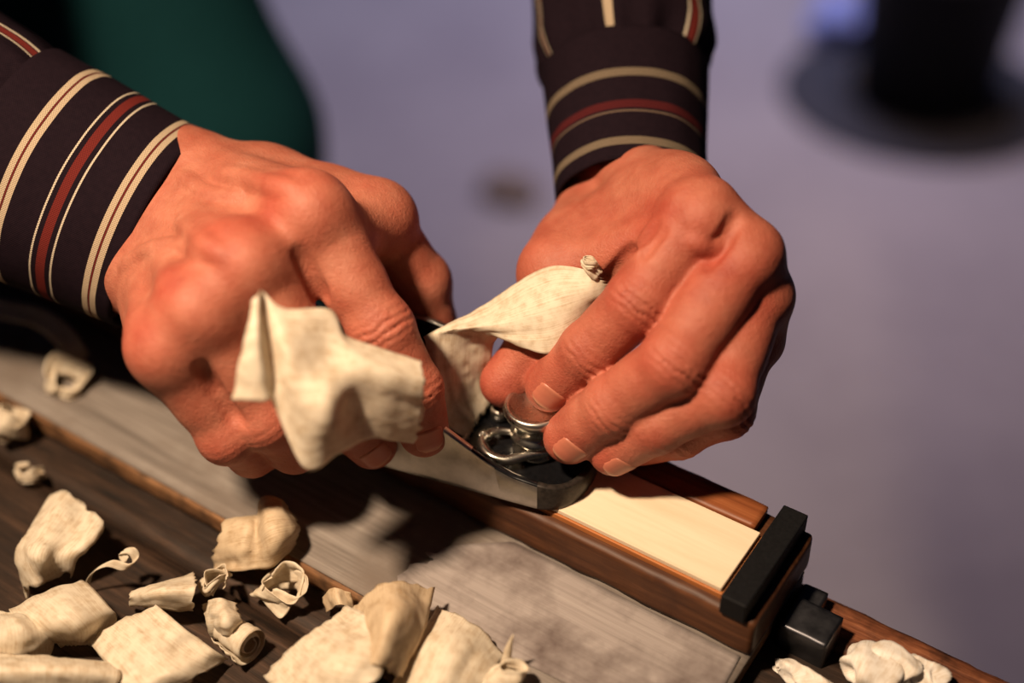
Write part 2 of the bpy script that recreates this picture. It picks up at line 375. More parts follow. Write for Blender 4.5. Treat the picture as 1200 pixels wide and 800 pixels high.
def lathe(name, prof_, c, mat, parent, ax=np.array([0, 0, 1.0]), seg=40):
    ax = nrm(ax); e1 = nrm(np.cross(ax, [1, 0.3, 0.1])); e2 = np.cross(ax, e1); V = []; Fc = []
    for r, h in prof_:
        for i in range(seg):
            t = 2 * math.pi * i / seg; V.append(c + ax * h + (e1 * math.cos(t) + e2 * math.sin(t)) * r)
    for k in range(len(prof_) - 1):
        for i in range(seg):
            j = (i + 1) % seg; Fc.append((k * seg + i, k * seg + j, (k + 1) * seg + j, (k + 1) * seg + i))
    Fc.append([i for i in range(seg)][::-1]); Fc.append([(len(prof_) - 1) * seg + i for i in range(seg)])
    return mesh_obj(name, V, Fc, mat, parent, True)
KC = PL(-6.4, 23.7, 5)
knob = lathe('front_knob', [(8.2, 0), (8.4, 2), (6.2, 3.5), (5.6, 6), (8.6, 7.2), (9.2, 8), (9.2, 9.3), (8.0, 10.2), (7.4, 12.2), (8.2, 15), (10.9, 18.0), (11.6, 19.6), (11.6, 21.2), (11.0, 22.2), (10.2, 22.4), (9.5, 21.8), (8.0, 20.0), (5, 18.8), (2, 18.4), (0.3, 18.3)], KC, M_nickel, plane)
def tube(name, pts, rad, mat, parent, seg=10, closed=False, pivot=None):
    P = catmull(np.array(pts, float), 10, closed); m = len(P); V = []; Fc = []
    rad = np.interp(np.linspace(0, 1, m), np.linspace(0, 1, len(np.atleast_1d(rad))), np.atleast_1d(rad))
    up = np.array([0.1, 0.2, 1.0])
    for i in range(m):
        d = nrm(P[(i + 1) % m] - P[i - 1]) if closed else nrm(P[min(i + 1, m - 1)] - P[max(i - 1, 0)])
        e1 = nrm(np.cross(d, up)); e2 = np.cross(e1, d)
        for k in range(seg):
            t = 2 * math.pi * k / seg; V.append(P[i] + (e1 * math.cos(t) + e2 * math.sin(t)) * rad[i])
    for i in range(m if closed else m - 1):
        for k in range(seg):
            k2 = (k + 1) % seg; i2 = (i + 1) % m; Fc.append((i * seg + k, i * seg + k2, i2 * seg + k2, i2 * seg + k))
    if not closed: Fc += [list(range(seg))[::-1], [(m - 1) * seg + k for k in range(seg)]]
    return mesh_obj(name, V, Fc, mat, parent, True, pivot=pivot)
def catmull(P, n, closed=False):
    P = np.asarray(P, float); out = []; m = len(P)
    for i in range(m if closed else m - 1):
        if closed: p0, p1, p2, p3 = P[i - 1], P[i], P[(i + 1) % m], P[(i + 2) % m]
        else: p0, p1, p2, p3 = P[i - 1] if i else 2 * P[0] - P[1], P[i], P[i + 1], P[i + 2] if i + 2 < m else 2 * P[-1] - P[-2]
        for t in np.linspace(0, 1, n, endpoint=False):
            out.append(0.5 * (2 * p1 + (p2 - p0) * t + (2 * p0 - 5 * p1 + 4 * p2 - p3) * t * t + (3 * p1 - p0 - 3 * p2 + p3) * t ** 3))
    if not closed: out.append(P[-1])
    return np.array(out)
lz = PZ0 + 10
tube('mouth_lever', [pz(u, v, lz + dz) for u, v, dz in ((640, 528, 0), (615, 534, 0), (592, 539, 0), (572, 532, 0.5), (565, 516, 1), (577, 506, 1), (596, 505, 0.5), (612, 512, 0), (625, 522, 0))], [2.2, 1.9, 1.9, 2.2, 1.7, 1.4, 1.3, 1.5, 2.0], M_nickel, plane, 10, True)
tube('lever_tip', [pz(u, v, lz + 2) for u, v in ((573, 513), (567, 508), (561, 511))], [1.6, 1.5, 1.0], M_nickel, plane)
lathe('lever_screw', [(3.4, 0), (3.6, 3), (3.4, 4.2), (2.4, 4.8), (2.2, 4.0), (0.2, 4.0)], pz(586, 487, PZ0 + 8), M_nickel, plane, seg=20)
# sliding mouth plate with its bright edge
def pbox(name, a0, a1, b0, b1, h0, h1, mat, tilt=0.0, bw=0.3):
    V = []
    for (a, b, h) in boxv(a0, a1, b0, b1, h0, h1): V.append(PL(a, b, h + (a1 - a) * tilt))
    return bevel(mesh_obj(name, V, BOXF, mat, plane, False), bw, 1)
pbox('mouth_plate', -31, -13, 6, 38, 4.6, 6.6, M_jap)
pbox('mouth_edge', -32.6, -30.9, 8, 39, 4.8, 8.0, M_nickel)
pbox('plane_iron', -118, -38, 3.5, 40.5, 6.5, 9.8, M_steel, 0.36)
pbox('lever_cap', -116, -46, 5, 39, 12, 17, M_jap, 0.36, 1.5)
lathe('adjuster_wheel', [(2, 0), (8, 0.2), (8.6, 1), (8.6, 6), (8, 7), (2, 7.2)], PL(-128, 22, 20), M_nickel, plane, PAX, 24)

# ------------------------------------------------------------------ hands (signed distance field -> mesh)
def sd_cone(p, a, b, r1, r2):
    ba = b - a; pa = p - a; t = np.clip((pa @ ba) / (ba @ ba + 1e-9), 0, 1)
    return np.linalg.norm(pa - t[..., None] * ba, axis=-1) - (r1 + (r2 - r1) * t)
def smin(a, b, k):
    h = np.clip(0.5 + 0.5 * (b - a) / k, 0, 1); return b + (a - b) * h - k * h * (1 - h)
class Field:
    def __init__(s, lo, hi, h):
        s.h = h; s.lo = np.array(lo, np.float32); s.n = np.ceil((np.array(hi) - lo) / h).astype(int) + 1
    def new(s): return np.full(s.n, 15.0, np.float32)
    def sub(s, lo, hi):
        i0 = np.clip(np.floor((lo - s.lo) / s.h).astype(int), 0, s.n - 1); i1 = np.clip(np.ceil((hi - s.lo) / s.h).astype(int) + 1, 1, s.n)
        sl = tuple(slice(a, b) for a, b in zip(i0, i1))
        ax = [s.lo[k] + s.h * np.arange(i0[k], i1[k], dtype=np.float32) for k in range(3)]
        return sl, np.stack(np.meshgrid(*ax, indexing='ij'), -1)
    def cone(s, D, a, b, r1, r2, k, subtract=False):
        a = np.asarray(a, np.float32); b = np.asarray(b, np.float32); m = max(r1, r2) + k + 6
        sl, p = s.sub(np.minimum(a, b) - m, np.maximum(a, b) + m)
        if min(p.shape) == 0: return
        d = sd_cone(p, a, b, r1, r2).astype(np.float32)
        D[sl] = -smin(-D[sl], d, k) if subtract else smin(D[sl], d, k)
    def sample(s, D, p):
        q = (np.asarray(p) - s.lo) / s.h; q = np.clip(q, 0, s.n - 1.001); i = np.floor(q).astype(int); f = q - i; r = 0
        for dx in (0, 1):
            for dy in (0, 1):
                for dz in (0, 1):
                    w = (f[..., 0] if dx else 1 - f[..., 0]) * (f[..., 1] if dy else 1 - f[..., 1]) * (f[..., 2] if dz else 1 - f[..., 2])
                    r = r + w * D[i[..., 0] + dx, i[..., 1] + dy, i[..., 2] + dz]
        return r
    def mesh(s, D):
        Sg = D < 0
        c = [Sg[i:Sg.shape[0] - 1 + i, j:Sg.shape[1] - 1 + j, k:Sg.shape[2] - 1 + k] for i in (0, 1) for j in (0, 1) for k in (0, 1)]
        anyb = np.logical_or.reduce(c); allb = np.logical_and.reduce(c); act = anyb & ~allb
        cells = np.argwhere(act); ids = np.full(act.shape, -1, np.int32); ids[act] = np.arange(len(cells))
        off = np.array([(i, j, k) for i in (0, 1) for j in (0, 1) for k in (0, 1)])
        val = np.stack([D[cells[:, 0] + o[0], cells[:, 1] + o[1], cells[:, 2] + o[2]] for o in off], 1)
        acc = np.zeros((len(cells), 3)); cnt = np.zeros(len(cells))
        for a in range(8):
            for b in range(a + 1, 8):
                if np.abs(off[a] - off[b]).sum() != 1: continue
                va, vb = val[:, a], val[:, b]; m = (va < 0) != (vb < 0); t = np.where(m, va / np.where(m, va - vb, 1), 0)
                acc += np.where(m[:, None], off[a] + t[:, None] * (off[b] - off[a]), 0); cnt += m
        V = s.lo + s.h * (cells + acc / cnt[:, None]); Q = []
        for ax in range(3):
            s0 = [slice(None)] * 3; s1 = [slice(None)] * 3; s0[ax] = slice(0, -1); s1[ax] = slice(1, None)
            A, B = Sg[tuple(s0)], Sg[tuple(s1)]; e = np.argwhere(A != B)
            u, v = [(1, 2), (2, 0), (0, 1)][ax]
            e = e[(e[:, u] > 0) & (e[:, v] > 0) & (e[:, u] < Sg.shape[u] - 1) & (e[:, v] < Sg.shape[v] - 1)]
            def cid(du, dv):
                q = e.copy(); q[:, u] -= du; q[:, v] -= dv; return ids[q[:, 0], q[:, 1], q[:, 2]]
            q = np.stack([cid(1, 1), cid(0, 1), cid(0, 0), cid(1, 0)], 1); flip = ~A[e[:, 0], e[:, 1], e[:, 2]]
            q[flip] = q[flip][:, ::-1]; Q.append(q)
        return V, np.concatenate(Q)
def lap(V, Q, it=2, w=0.5):
    e = np.concatenate([Q[:, [0, 1]], Q[:, [1, 2]], Q[:, [2, 3]], Q[:, [3, 0]]])
    for _ in range(it):
        acc = np.zeros_like(V); cnt = np.zeros(len(V))
        for k in range(3):
            acc[:, k] = np.bincount(e[:, 0], V[e[:, 1], k], len(V)) + np.bincount(e[:, 1], V[e[:, 0], k], len(V))
        cnt = np.bincount(e[:, 0], minlength=len(V)) + np.bincount(e[:, 1], minlength=len(V))
        V = V * (1 - w) + w * acc / cnt[:, None]
    return V

FS = {'idx': 1.0, 'mid': 1.03, 'ring': 0.97, 'lit': 0.86, 'thumb': 1.12}
def build_hand(J, parent, label, vox=0.8, extra=(), nails=('idx', 'mid', 'ring', 'lit'), fat=1.0, wo=8, wrad=17, kk=9, valley=0.0, grooves=(), ridges=(), redbase=0.18, mk=1.0, wb=1.0):
    J = {k: [np.array(pd(*q)) if len(q) == 3 else np.array(q[:3]) for q in v] for k, v in J.items()}
    names = ['idx', 'mid', 'ring', 'lit']; mcp = [J[k][3] for k in names]; wrist, fore = J['w']
    Lv = nrm(mcp[3] - mcp[0]); Wv = nrm(np.mean(mcp, 0) - wrist); N = nrm(np.cross(Lv, Wv)); view = nrm(CP - np.mean(mcp, 0))
    if N @ view < 0: N = -N
    allp = np.array([q for v in J.values() for q in v]); lo = allp.min(0) - 34; hi = allp.max(0) + 34
    f = Field(lo, hi, vox); P = f.new()
    fa = nrm(wrist - fore); Lp = nrm(Lv - fa * (Lv @ fa))
    base = [wrist + Lp * o * (wo + 7) / 15 + Wv * 8 + N * 0.5 for o in (-14, -5, 5, 13)]
    fat_ = fat
    for s_ in (-1, 1): f.cone(P, wrist + Lp * wo * s_, fore + Lp * wo * s_, wrad, wrad, 10)
    f.cone(P, wrist + Wv * -4, wrist + Wv * 14, 19 * fat_ * wb, 17 * fat_ * wb, 10 * wb)
    for i in range(4):
        f.cone(P, base[i], mcp[i] - N * 1.5, 13.5 * fat_ * wb, [11.5, 11.8, 11.0, 10.2][i] * fat_ * mk, 8 * mk)
        f.cone(P, base[i] - N * 9 * wb, mcp[i] - N * 8 * wb ** 2 - Wv * 6, 13 * fat_ * wb, 9.5 * fat_ * wb, 8 * wb)
    th = J['thumb']
    f.cone(P, th[3], th[2], 15 * fat_ * wb, 12.5 * fat_, 9 * wb); f.cone(P, th[3] * .6 + wrist * .4, th[3], 17 * fat_ * wb, 15 * fat_ * wb, 9 * wb)
    web = mcp[0] * 0.55 + base[0] * 0.45 - N * 6
    f.cone(P, th[3] * 0.5 + th[2] * 0.5, web, 10, 10, 9)
    for i in range(3):
        f.cone(P, mcp[i] - N * 8 * wb ** 2, mcp[i + 1] - N * 8 * wb ** 2, 10 * fat * wb, 10 * fat * wb, 5 * wb)
        wa, wc = (J[names[k]][3] * (.78 + .6 * (1 - mk)) + J[names[k]][2] * (.22 - .6 * (1 - mk)) - N * 7 * wb for k in (i, i + 1)); f.cone(P, wa, wc, 7, 7, 5)
    f.cone(P, th[2], J['idx'][3] * .8 + J['idx'][2] * .2 - N * 5, 10, 9, 9); f.cone(P, th[2] * .6 + th[3] * .4, mcp[0] * .7 + base[0] * .3 - N * 6, 11, 10, 9)
    for i in range(4):                                          # knuckles and tendons
        f.cone(P, mcp[i] + N * 2.6 * mk, mcp[i] + N * 2.0 * mk + Wv * 4, [10.8 / mk ** .9, 11.0, 9.8, 9.0][i] * mk, [10.2 / mk ** .6, 10.2, 9.2, 8.4][i] * mk, kk)
        f.cone(P, base[i] * .55 + mcp[i] * .45 + N * 10.0 * mk, mcp[i] + N * 10.6 * mk - Wv * 5, 1.6, 2.6, 5 * mk)
    if valley:
        for i in range(3):
            mm = (mcp[i] + mcp[i + 1]) / 2; f.cone(P, mm + N * (13.5 - valley) - Wv * 6, mm + N * (12.5 - valley) + Wv * 9, 2.5, 4.0, 6, True)
    for (a, b, r1, r2, k) in extra: f.cone(P, a, b, r1, r2, k)
    out = None; tips = {}
    for nm in names + ['thumb']:
        q = J[nm]; s = FS[nm] * fat; tip, d, pp, m = q
        Fg = f.new()
        if nm == 'thumb':
            f.cone(Fg, m, pp, 12 * fat, 12 * fat, 2); f.cone(Fg, pp, d, 11.6 * fat, 10.4 * fat, 4); f.cone(Fg, d, d, 10.9 * fat, 10.9 * fat, 3); f.cone(Fg, d, tip, 10.2 * fat, 8.6 * fat, 3)
            f.cone(Fg, pp, pp, 12.6 * fat, 12.6 * fat, 4)
            dors = nrm(nrm(d - pp) - nrm(tip - d) + 0.05 * N)
        else:
            ben = nrm(pp - m) - nrm(d - pp); bx = nrm(d - m); dors = nrm(ben + 0.2 * (N - bx * (N @ bx)))
            f.cone(Fg, m, pp, 11.4 * s * (0.5 + 0.5 * mk), 9.6 * s, 2); f.cone(Fg, m * .62 + pp * .38 - dors * 1.2, m * .4 + pp * .6 - dors * 1.0, 10.6 * s, 10.2 * s, 4)
            f.cone(Fg, pp + dors * .5, pp + dors * .5, 10.3 * s, 10.3 * s, 4); f.cone(Fg, pp, d, 9.5 * s, 8.6 * s, 3)
            f.cone(Fg, pp * .6 + d * .4 - dors * 1.3, pp * .4 + d * .6 - dors * 1.3, 9.1 * s, 8.9 * s, 3)
            f.cone(Fg, d, d, 9.1 * s, 9.1 * s, 3); f.cone(Fg, d, tip, 8.8 * s, 7.8 * s, 3)
            f.cone(Fg, d * .5 + tip * .5 - dors * 1.4, tip - dors * .8, 8.7 * s, 7.7 * s, 3)
        # creases over the joints
        for jn, amp, rad in ((pp, 1.15, 10.0 * s), (d, 0.75, 8.6 * s)):
            axd = nrm((tip if jn is d else d) - (pp if jn is d else m))
            sl, p = f.sub(jn - 15, jn + 15); r = p - jn.astype(np.float32); x = r @ axd.astype(np.float32)
            pr = r - x[..., None] * axd.astype(np.float32); cosd = (pr @ dors.astype(np.float32)) / (np.linalg.norm(pr, axis=-1) + 1e-6)
            wob = 0.9 * vnoise(r * 0.22 + 5 + len(nm)); msk = np.clip((cosd - 0.25) * 2.2, 0, 1) * np.exp(-(x / (4.6 * s)) ** 2)
            Fg[sl] += ((amp if nm in ('idx', 'mid') else amp * (0.75 if mk < 1 else 0.3)) * msk * np.maximum(0, np.sin((x + wob) * 2.25)) ** 2).astype(np.float32)
        tips[nm] = (tip, d, dors, s)
        G = smin(P, Fg, 4.0)
        out = G if out is None else smin(out, G, 2.0)
    # skin folds and veins lying on the surface
    def surf(u, v):
        r_ = ray(u, v); ts = np.arange(385, 520, 0.4); pts_ = CP + np.outer(ts, r_); ok = np.all((pts_ > f.lo + 1) & (pts_ < f.lo + f.h * (f.n - 2)), axis=1)
        dd = np.where(ok, f.sample(out, pts_), 5.0); k_ = np.argmax(dd < 0); return pts_[k_] if dd[k_] < 0 else None
    for lst, sub in ((grooves, True), (ridges, False)):
        for pts_, rr_, off in lst:
            dn_ = catmull(np.array([(a_, b_, 0) for a_, b_ in pts_], float), 6)
            q_ = [surf(p_[0], p_[1]) for p_ in dn_]; q_ = [p_ for p_ in q_ if p_ is not None]
            for k_, (a_, b_) in enumerate(zip(q_[:-1], q_[1:])):
                va, vb = nrm(CP - a_), nrm(CP - b_); tp = (1.3 if sub else -0.6) * abs(2 * k_ / max(1, len(q_) - 2) - 1) ** 2
                f.cone(out, a_ + va * (off + tp), b_ + vb * (off + tp), rr_, rr_, 2.6 if sub else 3.5, sub)
    V, Q = f.mesh(out); V = lap(V, Q, 1, 0.5)
    # cut the hidden forearm end stays inside the sleeve
    redc = [(m_ + N * 8, 13, .85) for m_ in mcp] + [(J[k][2], 12, .75) for k in names] + [(J[k][1], 9, .5) for k in names] + [(J[k][0], 10, .7) for k in names] + [(th[0], 13, .6), (th[1], 12, .5)]
    red = np.zeros(len(V))
    for c, r, w in redc: red = np.maximum(red, w * np.exp(-(np.linalg.norm(V - c, axis=1) / r) ** 2))
    red = np.clip(red + redbase + 0.22 * vnoise(V * 0.09) + 0.12 * vnoise(V * 0.3), 0, 1)
    o = mesh_obj('hand', V, Q, M_skin, parent, True)
    ca = o.data.color_attributes.new('tint', 'FLOAT_COLOR', 'POINT'); arr = np.ones((len(V), 4), np.float32); arr[:, 0] = red; ca.data.foreach_set('color', arr.ravel())
    o['label'] = label
    for nm in nails:
        tip, d, dors, s = tips[nm]; b = nrm(tip - d); dn = nrm(dors - b * (dors @ b)); sd = np.cross(b, dn)
        nu, nv = 11, 12; VV = []
        for i in range(nv):
            t = i / (nv - 1)
            for j in range(nu):
                a = (j / (nu - 1) * 2 - 1); wdt = 0.92 if t > .25 else 0.92 * math.sqrt(max(0.0, 1 - ((0.25 - t) / .27) ** 2))
                if t > .7: wdt *= math.sqrt(1 - ((t - .7) / .36) ** 2)
                ang = a * wdt * 0.74
                dr = dn * math.cos(ang) + sd * math.sin(ang); c0 = tip + b * (-6.5 * s + 9.2 * s * t)
                ts = np.arange(0, 14, 0.15); pp_ = c0 + np.outer(ts, dr); dd = f.sample(out, pp_); k = np.argmax(dd > 0); rr = ts[k]
                if t > .8: rr = max(rr, (6.4 - 4.0 * (t - .8)) * s)
                VV.append(c0 + dr * (rr + 0.30 - 0.55 * abs(a) ** 6 - (0.5 if i == 0 else 0)))
        FF = [(i * nu + j, i * nu + j + 1, (i + 1) * nu + j + 1, (i + 1) * nu + j) for i in range(nv - 1) for j in range(nu - 1)]
        no = mesh_obj('fingernail', VV, FF, M_nail, o, True, uv=[((k % nu) / (nu - 1), (k // nu) / (nv - 1)) for k in range(nu * nv)]); md = no.modifiers.new('t', 'SOLIDIFY'); md.thickness = 0.5 * S; md.offset = -1
    return o, f, out

person = thing('person', (-560, 330, FZ), 'person in a striped dark shirt working the block plane with both hands', 'person')
JL = {'idx': [(645, 453, 466), (690, 410, 452), (748, 354, 441), (819, 251, 441)],
      'mid': [(668, 513, 459), (717, 476, 445), (790, 424, 431), (870, 302, 438)],
      'ring': [(719, 528, 457), (768, 498, 445), (846, 460, 434), (882, 350, 447)],
      'lit': [(752, 520, 470), (796, 508, 459), (850, 480, 450), (874, 402, 460)],
      'thumb': [(592, 448, 478), (634, 402, 475), (656, 320, 478), (694, 255, 502)],
      'w': [(730, 216, 517), (732, 60, 549)]}
JR = {'idx': [(497, 506, 462), (485, 455, 452), (447, 385, 445), (363, 250, 440)],
      'mid': [(436, 520, 470), (408, 490, 458), (362, 425, 440), (287, 310, 430)],
      'ring': [(360, 515, 482), (345, 522, 465), (312, 490, 446), (232, 362, 427)],
      'lit': [(318, 525, 480), (295, 530, 467), (265, 510, 447), (194, 408, 431)],
      'thumb': [(510, 390, 502), (492, 330, 494), (440, 258, 478), (310, 228, 488)],
      'w': [(203, 264, 485), (60, 205, 491)]}
build_hand(JR, person, 'hand gripping the rear of the plane, thumb behind the far side', nails=('idx', 'mid', 'thumb'), fat=1.07, wo=14, wrad=22.5, kk=9, valley=0.0, redbase=0.10, grooves=[([(236, 432), (248, 450), (264, 474), (280, 498)], 1.7, 0.9), ([(352, 296), (364, 322), (378, 350)], 2.0, 0.8)], ridges=[([(148, 312), (178, 292), (212, 288), (245, 300)], 1.4, -1.5), ([(212, 205), (245, 228), (285, 232)], 1.4, -1.5), ([(262, 205), (310, 215), (345, 225)], 2.2, -2.3), ([(215, 262), (240, 285), (262, 300)], 2.0, -2.1)])
build_hand(JL, person, 'hand pressing the front knob with thumb and fingertips', nails=('idx', 'mid', 'ring'), fat=1.09, kk=4, valley=3.5, redbase=0.34, mk=0.77, wb=0.74, grooves=[([(766, 262), (748, 282), (733, 302), (715, 326), (704, 338)], 1.9, 0.9), ([(776, 268), (762, 285), (752, 298)], 1.2, 0.7), ([(864, 254), (848, 282), (828, 308)], 2.0, 1.0)], ridges=[([(812, 282), (828, 290), (842, 288)], 1.4, -0.7)])

# ------------------------------------------------------------------ sleeves
def sleeve_tube(name, cs, wide, radii, mat, parent, seg=72, wr=0.0, seed=0, step=2.0, lip=True, fold=None, u0=0.0):
    """cs: centre points; radii: (major, minor) per centre; wide: reference vector of the major axis"""
    cs = np.array(cs, float); P = catmull(cs, 12); m = len(P); L = np.concatenate([[0], np.cumsum(np.linalg.norm(np.diff(P, axis=0), axis=1))])
    t = np.linspace(0, len(cs) - 1, m); ra = np.array(radii, float); r1 = np.interp(t, range(len(cs)), ra[:, 0]); r2 = np.interp(t, range(len(cs)), ra[:, 1])
    V = []; UV = []; Fc = []
    rows = [(0, -2.4, 2.0), (0, -1.2, -0.2), (0, 0.0, 0.0)] if lip else []
    rows += [(i, 0.0, 0.0) for i in range(0 if not lip else 1, m)]
    w0 = np.array(wide, float)
    for i, dr, du in rows:
        d = nrm(P[min(i + 1, m - 1)] - P[max(i - 1, 0)]); e1 = nrm(w0 - d * (w0 @ d)); e2 = np.cross(d, e1)
        for k in range(seg + 1):
            a = 2 * math.pi * k / seg; ca, sa_ = math.cos(a), math.sin(a)
            rr = 0.0
            if wr:
                pp = np.array([math.cos(a) * 2.2, math.sin(a) * 2.2, L[i] * 0.035]) + seed
                rr = wr * (vnoise(pp) + 0.5 * vnoise(pp * 2.3))
                if fold: rr += fold * math.exp(-L[i] / 16.0) * math.sin(a * 14 + 3 * vnoise(pp * .7))
            V.append(P[i] + d * du + e1 * ca * (r1[i] + dr + rr) + e2 * sa_ * (r2[i] + dr + rr)); UV.append((u0 + L[i] + du, k / seg * math.pi * (r1[0] + r2[0])))
    nr_ = len(rows)
    for i in range(nr_ - 1):
        for k in range(seg): Fc.append((i * (seg + 1) + k, i * (seg + 1) + k + 1, (i + 1) * (seg + 1) + k + 1, (i + 1) * (seg + 1) + k))
    o = mesh_obj(name, V, Fc, mat, parent, True, uv=UV)
    md = o.modifiers.new('thick', 'SOLIDIFY'); md.thickness = 1.1 * S; md.offset = -1
    return o
# near sleeve (image left)
wR = pd(237, 152, 488) - pd(112, 382, 488)
c0, c1 = pd(194, 272, 487), pd(14, 184, 491); dR = nrm(c1 - c0)
LR = np.linalg.norm(c1 - c0)
eR = np.array([-500, -20, 170]); shR = np.array([-690, 170, 430])
slR = sleeve_tube('sleeve', [c1 - dR * 3, c1 + dR * 14, c1 + dR * 60, (c1 + eR) / 2 + [0, 0, 5], eR, (eR + shR) / 2, shR], wR, [(41, 33), (45, 37), (50, 43), (54, 48), (60, 56), (70, 66), (80, 76)], M_sleeve, person, 84, 1.6, 1, fold=1.6, lip=False)
cuR = sleeve_tube('cuff', [c0, c0 + (c1 - c0) * .33, c0 + (c1 - c0) * .66, c1], wR, [(39.5, 31), (41, 32.5), (43, 34.5), (44, 35.5)], M_cuffR, slR, 96, 0.5, 2)
# far sleeve
wL = pd(825, 200, 505) - pd(655, 200, 505)
d0, d1 = pd(740, 234, 502), pd(733, 88, 532); dL = nrm(d1 - d0)
eL = np.array([-245, 330, 215]); shL = np.array([-430, 380, 450])
slL = sleeve_tube('sleeve', [d1 - dL * 3, d1 + dL * 12, d1 + dL * 50, (d1 + eL) / 2, eL, (eL + shL) / 2, shL], wL, [(31, 27), (37, 33), (38, 36), (48, 44), (58, 54), (68, 64), (78, 74)], M_sleeve, person, 84, 1.8, 5, fold=1.8, lip=False)
cuL = sleeve_tube('cuff', [d0, d0 + (d1 - d0) * .33, d0 + (d1 - d0) * .66, d1], wL, [(29, 27), (30, 28), (32, 29), (34, 30)], M_cuffL, slL, 96, 0.5, 6)
# torso, trousers (behind the bench, mostly out of frame)
sleeve_tube('shirt_body', [(-640, 330, 110), (-620, 330, 180), (-590, 320, 300), (-575, 300, 450), (-565, 290, 520)], (1, 1.2, 0), [(150, 105), (155, 110), (175, 115), (170, 100), (70, 60)], M_shirt, person, 72, 4, 9, lip=False)
def trousers():
    f = Field((-900, 60, FZ + 2), (-380, 560, 20), 9.0); D = f.new()
    D[:] = 60
    def c(a, b, r1, r2, k): f.cone(D, a, b, r1, r2, k)
    c(np.array([-640., 335, -20]), np.array([-590., 320, -150]), 66, 84, 20); c(np.array([-590., 320, -150]), np.array([-560., 318, -420]), 84, 66, 20); c(np.array([-560., 318, -420]), np.array([-550., 310, -800]), 66, 52, 20)
    c(np.array([-790., 290, -20]), np.array([-770., 250, -400]), 88, 70, 6); c(np.array([-770., 250, -400]), np.array([-765., 250, -800]), 70, 54, 20)
    c(np.array([-720., 320, 0]), np.array([-650., 345, -20]), 70, 60, 10)
    V, Q = f.mesh(D); V = lap(V, Q, 3)
    mesh_obj('trousers', V, Q, M_green, person, True)
trousers()

# ------------------------------------------------------------------ wood shavings
SHAV_G = 'wood shavings lying on the bench'
def resample(P, n):
    P = np.asarray(P, float)
    if len(P) == 2: t = np.linspace(0, 1, n)[:, None]; return P[0] * (1 - t) + P[1] * t
    k = max(4, int(math.ceil((n - 1) / (len(P) - 1))) * 3); Q = catmull(P, k); d = np.concatenate([[0], np.cumsum(np.linalg.norm(np.diff(Q, axis=0), axis=1))])
    s = np.linspace(0, d[-1], n); return np.stack([np.interp(s, d, Q[:, i]) for i in range(3)], 1)
def finish_sheet(name, G, mat, label, wr, seed, ragged=0.6, th=0.22, fine=0.0):
    n, m, _ = G.shape
    du = np.gradient(G, axis=0); dv = np.gradient(G, axis=1); N = np.cross(du, dv); N /= (np.linalg.norm(N, axis=-1, keepdims=True) + 1e-9)
    q = G * 0.11 + seed * 7.3
    ii, jj = np.meshgrid(np.linspace(0, 1, n), np.linspace(0, 1, m), indexing='ij')
    ecurl = 2.4 * math.sin(seed * 2.7) * np.abs(2 * jj - 1) ** 5 * vnoise(np.stack([ii * 2.6 + seed, np.sign(jj - .5) * 3.3, 0 * ii + 7.7], -1)) if n < 60 else 0.0
    disp = ecurl + (0.5 if n < 60 else 0.6) * vnoise(np.stack([ii * 2.0 + seed, jj * 8.0, 0 * ii + 2.2], -1)) + wr * (vnoise(q) + 0.6 * (1 - 2 * np.abs(vnoise(q * 1.9 + 3))) ) + fine * vnoise(q * 5)
    G = G + N * disp[..., None]
    if ragged:
        for e, dirv in ((0, du), (-1, -du)): G[e] = G[e] + dirv[e] * (2.2 * ragged * vnoise(np.stack([np.arange(m) * 0.7, np.full(m, seed * 1.7), np.full(m, 3.1 * (e + 2))], -1)))[:, None]
    V = G.reshape(-1, 3); F_ = [(i * m + j, i * m + j + 1, (i + 1) * m + j + 1, (i + 1) * m + j) for i in range(n - 1) for j in range(m - 1)]
    uv = np.stack(np.meshgrid(np.linspace(0, 1, n), np.linspace(0, 1, m), indexing='ij'), -1).reshape(-1, 2)
    c = V.mean(0); c[2] = V[:, 2].min()
    o = mesh_obj(name, V, F_, mat, None, True, uv=uv, pivot=c)
    md = o.modifiers.new('thick', 'SOLIDIFY'); md.thickness = th * S; md.offset = 0
    if label: tag(o, label, 'wood shaving', SHAV_G)
    return o
def sheet(rows, label, mode='z', n=34, m=26, wr=0.5, seed=1, mat=None, ragged=0.6, fine=0.1, name='wood_shaving'):
    conv = (lambda q: pz(*q)) if mode == 'z' else (lambda q: pd(*q))
    R_ = [resample([conv(q) for q in r], m) for r in rows]
    G = np.stack([resample([R_[i][j] for i in range(len(R_))], n) for j in range(m)], 1)
    return finish_sheet(name, G, mat or M_shav, label, wr, seed, ragged, fine=fine)
def ribbon(path, wvec, label, mode='z', n=60, m=6, wr=0.15, seed=1, mat=None):
    conv = (lambda q: pz(*q)) if mode == 'z' else (lambda q: pd(*q))
    P = resample([conv(q) for q in path], n); w = np.array(wvec, float)
    G = np.stack([P + w * (t - 0.5) for t in np.linspace(0, 1, m)], 1); return finish_sheet('wood_shaving', G, mat or M_shav, label, wr, seed)
def roll(p0, p1, r, label, turns=2.3, seed=1, mat=None, n=70, m=16, flare=0.0):
    a = nrm(p1 - p0); L = np.linalg.norm(p1 - p0); e1 = nrm(np.cross(a, [0, 0, 1])); e2 = np.cross(a, e1); G = np.zeros((n, m, 3))
    for i in range(n):
        t = i / (n - 1); th = turns * 2 * math.pi * t; rr = r * (1 - 0.62 * t)
        for j in range(m):
            s = j / (m - 1); G[i, j] = p0 + a * (L * s + 3.0 * t * flare) + (e1 * math.cos(th) + e2 * math.sin(th)) * rr * (1 + 0.15 * s)
    return finish_sheet('wood_shaving', G, mat or M_shav, label, 0.25, seed)
